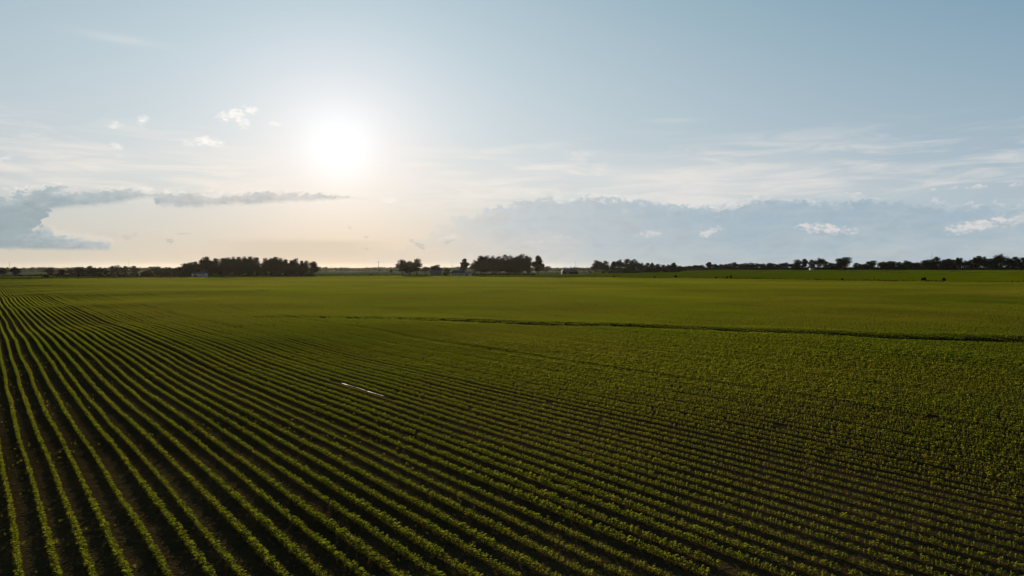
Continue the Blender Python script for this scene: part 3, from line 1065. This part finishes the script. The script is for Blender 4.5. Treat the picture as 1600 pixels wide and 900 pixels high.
strip_mass('undergrowth', 'dark undergrowth along the feet of the tree lines', 'undergrowth',
           [(85, 290, 548, 560, 3.2, 3, 18), (284, 490, 575, 592, 6.0, 4, 24), (738, 836, 652, 652, 2.2, 3, 10), (950, 1062, 985, 985, 6.5, 5, 26), (1148, 1240, 1180, 1180, 5.5, 5, 22), (1238, 1440, 1160, 1160, 5.5, 5, 20),
            (1440, 1640, 1135, 1130, 13., 6, 34), (1064, 1150, 1240, 1220, 4.5, 5, 14), (-40, 90, 640, 600, 1.6, 3, 5)], 1.5, M_TREE)


def er_at(px):
    return float(np.interp(px, EX, 8 * F / (EY - HZ)))


segs = []
for a, b, h, den in ((-60, 100, 1.3, 8), (100, 300, 1.0, 7), (300, 500, .8, 5), (500, 740, .7, 5), (740, 880, .9, 6), (880, 960, 1.0, 5), (1080, 1130, .7, 4), (1130, 1190, .8, 5), (1176, 1226, 1.0, 9), (1226, 1300, .8, 5),
                     (1300, 1345, 1.0, 7), (1345, 1400, 1.1, 8), (1400, 1440, .6, 3), (1446, 1476, .9, 9), (1480, 1640, .5, 4)):
    segs.append((a, b, er_at(a) + 4, er_at(b) + 4, h, 1.2, den))
strip_mass('weeds', 'rough dark weeds growing along the far edge of the crop', 'weeds', segs, .8, M_WEED)

# shrubs on the crop's far edge and in the meadow
SHR = []
for i in range(4):
    rg = np.random.default_rng(500 + i)
    P = []
    for _ in range(7):
        c = np.array([rg.uniform(-.55, .55), rg.uniform(-.4, .4), rg.uniform(.25, .72)])
        v = rg.normal(size=(70, 3))
        v /= np.linalg.norm(v, axis=1)[:, None]
        P.append(c + v * rg.random(70)[:, None] ** .4 * np.array([.36, .36, .28]))
    P = np.concatenate(P)
    P = P[P[:, 2] > -.05]
    co, f = leaf_cloud(rg, P, .22)
    mb = MB()
    for k in range(4):
        an = rg.uniform(0, 6.28)
        mb.tube([(0, 0, -.1), (.15 * math.cos(an), .15 * math.sin(an), .3), (.4 * math.cos(an), .4 * math.sin(an), .65)], [.03, .02, .008], 5)
    SHR.append((mesh_np('foliage', co, f, M_TREE), mb.mesh('stem', M_BARK)))


def shrub(px, top, wpx, Y, label):
    x, y, z = at(px, Y)
    fo, st = SHR[random.randrange(4)]
    r_ = bpy.data.objects.new('shrub', None)
    COL.objects.link(r_)
    r_.empty_display_size = .3
    obj('foliage', fo, r_)
    obj('stem', st, r_)
    r_.location = (x, y, z)
    s = wpx / F * Y / 1.75
    r_.scale = (s, s, max(.5, (top_z(top, Y) - z)) / 1.0)
    r_.rotation_euler = (0, 0, random.uniform(-.5, .5))
    tag(r_, label, 'shrub', 'shrubs along the field edge')


for a in ((1444, 432.6, 8.5, 'round dark bush at the ditch, largest one on the green meadow edge'), (1475, 433.8, 6.5, 'smaller dark bush sharing the ditch with the large round one'),
          (1316, 434.5, 4.5, 'small bush on the ditch line between the big spreading tree and the crop'), (1136, 431.6, 3.6, 'short bush of a close pair on the meadow edge'), (1142, 429.6, 3.4, 'taller bush of a close pair on the meadow edge'),
          (1119, 432.0, 4, 'low bush just before the close pair on the meadow edge'), (1056, 429.4, 4.5, 'upright slanting bush alone on the meadow edge'), (1022, 431.4, 5, 'squat dark bush on the meadow edge in front of the tree row'),
          (959.5, 430.8, 4.5, 'faint low bush on the crop edge in front of the tree row'), (579, 428.4, 6, 'low bush on the meadow between the big wood and the pole'), (665, 428.6, 6.5, 'low bush between the three trees and the grey barn'),
          (72, 429.2, 9, 'wide dark bush under the lone round tree at the field corner')):
    shrub(a[0], a[1], a[2], er_at(a[0]) + 6, a[3])
for a in ((922, 423.6, 5, 960, 'small bush between the dark barn and the flat-topped tree'), (942, 423.0, 5, 955, 'bush at the foot of the pointed tree past the dark barn'), (871, 425.2, 3, 765, 'tiny bush standing clear of the dark barn wall')):
    shrub(*a)


# ------------------------------------------------------------------ buildings
def empty(name, px, Y, rz, label, cat):
    x, y, z = at(px, Y)
    o = bpy.data.objects.new(name, None)
    COL.objects.link(o)
    o.empty_display_size = .5
    o.location = (x, y, z)
    o.rotation_euler = (0, 0, rz)
    return tag(o, label, cat)


def gable(root, L, D, hw, hr, wall, roof, over=.4, hip=0., thick=.14, wparts=(), doors=()):
    """ridge along x; wall with gable ends, sheet roof, windows and doors on the side facing the field (-y)"""
    mb = MB()
    l, d = L / 2, D / 2
    mb.box(-l, l, -d, d, -.3, hw)
    if not hip:
        for s in (-1, 1):
            mb.poly((s * l, -d, hw), (s * l, d, hw), (s * l, 0, hr - .05))
    mb.build('wall', wall, root)
    mb = MB()
    k = (hr - hw) / d
    ez = hw - over * k
    lo, do = l + over, d + over
    lr = lo - hip
    for z in (0, thick):
        mb.poly((-lo, -do, ez + z), (lo, -do, ez + z), (lr, 0, hr + z), (-lr, 0, hr + z))
        mb.poly((lo, do, ez + z), (-lo, do, ez + z), (-lr, 0, hr + z), (lr, 0, hr + z))
        if hip:
            mb.poly((lo, -do, ez + z), (lo, do, ez + z), (lr, 0, hr + z))
            mb.poly((-lo, do, ez + z), (-lo, -do, ez + z), (-lr, 0, hr + z))
    mb.poly((-lo, -do, ez), (-lo, -do, ez + thick), (lo, -do, ez + thick), (lo, -do, ez))
    mb.poly((-lo, do, ez), (lo, do, ez), (lo, do, ez + thick), (-lo, do, ez + thick))
    mb.build('roof', roof, root)
    for (cx, w, z0, z1) in wparts:
        f = MB()
        f.box(cx - w / 2 - .1, cx + w / 2 + .1, -d - .06, -d + .02, z0 - .1, z1 + .1)
        fr = f.build('window', M_WHITE, root)
        p = MB()
        p.box(cx - w / 2, cx + w / 2, -d - .075, -d - .02, z0, z1)
        p.build('pane', M_GLASS, fr)
    for (cx, w, z1) in doors:
        f = MB()
        f.box(cx - w / 2, cx + w / 2, -d - .05, -d + .02, 0, z1)
        f.build('door', M_DOOR, root)


b = empty('shed', 312, 522, 0, 'low pale shed at the field edge in front of the big wood', 'shed')
gable(b, 9.8, 6, 2.7, 3.5, M_PALE, M_GREYROOF, over=.3, doors=((-2.2, 2.4, 2.2),))
b = empty('barn', 681, 606, R(4), 'grey-blue metal barn beside the small bushy tree', 'barn')
gable(b, 9.4, 8, 3.0, 5.6, M_BLUE, M_GREYROOF, doors=((1.2, 3.0, 2.7),))
b = empty('house', 715.5, 612, R(-3), 'long pale farmhouse with a dark hipped roof beside the grove', 'house')
gable(b, 12.5, 8, 2.8, 5.4, M_PALE, M_DARKROOF, hip=3., wparts=((-4., 1.3, 1., 2.2), (-1.4, 1.3, 1., 2.2), (4., 1.6, 1., 2.2)), doors=((1.4, 1.1, 2.1),))
b = empty('garage', 730.5, 616, R(-3), 'low pale garage at the grove end of the farmhouse', 'garage')
gable(b, 7., 6, 2.5, 3.7, M_PALE, M_BLUE, doors=((-.2, 3.2, 2.2),))
b = empty('barn', 890, 755, R(2), 'low black barn with a blue-grey roof alone on the meadow', 'barn')
gable(b, 17.5, 11, 2.6, 5.6, M_DARKWALL, M_GREYROOF, hip=2.5, doors=((-3., 3.2, 2.3),))
b = empty('cottage', 1267.5, 1120, 0, 'small white cottage showing between dark trees of the uneven line', 'cottage')
gable(b, 5.2, 5, 2.9, 4.4, M_WHITE, M_GREYROOF, wparts=((-1.2, .9, 1., 2.),), doors=((1., .9, 2.),))


# ------------------------------------------------------------------ poles and masts
def pole(px, top, Y, rad_, label, arm=True):
    x, y, z = at(px, Y)
    h = top_z(top, Y) - z
    o = bpy.data.objects.new('utility_pole', None)
    COL.objects.link(o)
    o.location = (x, y, z)
    tag(o, label, 'utility pole')
    mb = MB()
    mb.tube([(0, 0, -.5), (0, 0, h * .5), (0, 0, h)], [rad_, rad_ * .85, rad_ * .65], 8)
    mb.build('pole', M_POLE, o)
    if arm:
        c = MB()
        c.box(-1.1, 1.1, -rad_ * .9, -rad_ * .9 + .12, h - .75, h - .6)
        c.build('crossarm', M_POLE, o)
        for sx in (-.95, -.4, .4, .95):
            i_ = MB()
            i_.tube([(sx, -rad_ * .6, h - .6), (sx, -rad_ * .6, h - .42)], [.05, .03], 6)
            i_.build('insulator', M_STEEL, o)


pole(591.5, 408, 640, .2, 'tall utility pole on the open meadow beside the three trees')
pole(602.5, 421, 618, .16, 'short utility pole between the tall one and the three trees')
pole(913.5, 419.5, 800, .16, 'short utility pole between the dark barn and the tree row')


def mast(px, top, Y, rad_, label):
    x, y, z = at(px, Y)
    h = top_z(top, Y) - z
    o = bpy.data.objects.new('mast', None)
    COL.objects.link(o)
    o.location = (x, y, z)
    tag(o, label, 'mast')
    mb = MB()
    mb.tube([(0, 0, -.5), (0, 0, h * .6), (0, 0, h)], [rad_, rad_ * .8, rad_ * .45], 6)
    mb.build('pole', M_STEEL, o)
    c = MB()
    c.box(-.9, .9, -rad_ - .1, -rad_, h * .93, h * .93 + .15)
    c.build('antenna', M_STEEL, o)


mast(15, 408, 900, .26, 'thin mast rising between the two round trees by the left frame edge')
mast(201.5, 407.5, 900, .24, 'thin mast above the hedge line trees before the big wood')
mast(706.5, 408.5, 1000, .26, 'thin mast rising behind the pale farmhouse')
mast(899.3, 407.5, 1100, .26, 'thin mast rising behind the dark barn roof')
mast(1216, 408, 1250, .26, 'faint thin mast above the low even tree line')
mast(1455.5, 394.5, 1180, .32, 'tallest mast, above the dark wood near the right frame edge')


# ------------------------------------------------------------------ haze
def build_haze():
    mb = MB()
    mb.box(-9500, 9500, -9500, 9500, -9.0, 36.0)
    m = bpy.data.materials.new('haze')
    m.use_nodes = True
    t = NT(m.node_tree)
    t.n.clear()
    out = t.new('ShaderNodeOutputMaterial')
    v = t.new('ShaderNodeVolumePrincipled')
    v.inputs['Color'].default_value = (.95, .90, .82, 1)
    v.inputs['Density'].default_value = 1.3e-5
    v.inputs['Anisotropy'].default_value = .85
    t.l.new(v.outputs[0], out.inputs['Volume'])
    tag(mb.build('haze', m), kind='stuff')


build_haze()

# ------------------------------------------------------------------ render settings
SC.render.engine = 'CYCLES'
cy = SC.cycles
cy.max_bounces = 6
cy.diffuse_bounces = 3
cy.glossy_bounces = 2
cy.transmission_bounces = 4
cy.volume_bounces = 1
cy.transparent_max_bounces = 8
cy.caustics_reflective = False
cy.caustics_refractive = False
cy.use_denoising = True
cy.denoiser = 'OPENIMAGEDENOISE'
cy.denoising_input_passes = 'RGB_ALBEDO_NORMAL'
cy.denoising_prefilter = 'ACCURATE'
cy.sample_clamp_direct = 3.0
cy.sample_clamp_indirect = 1.0
SC.view_settings.view_transform = 'Standard'
SC.view_settings.look = 'None'
SC.view_settings.exposure = 0.0
SC.view_settings.gamma = 1.0
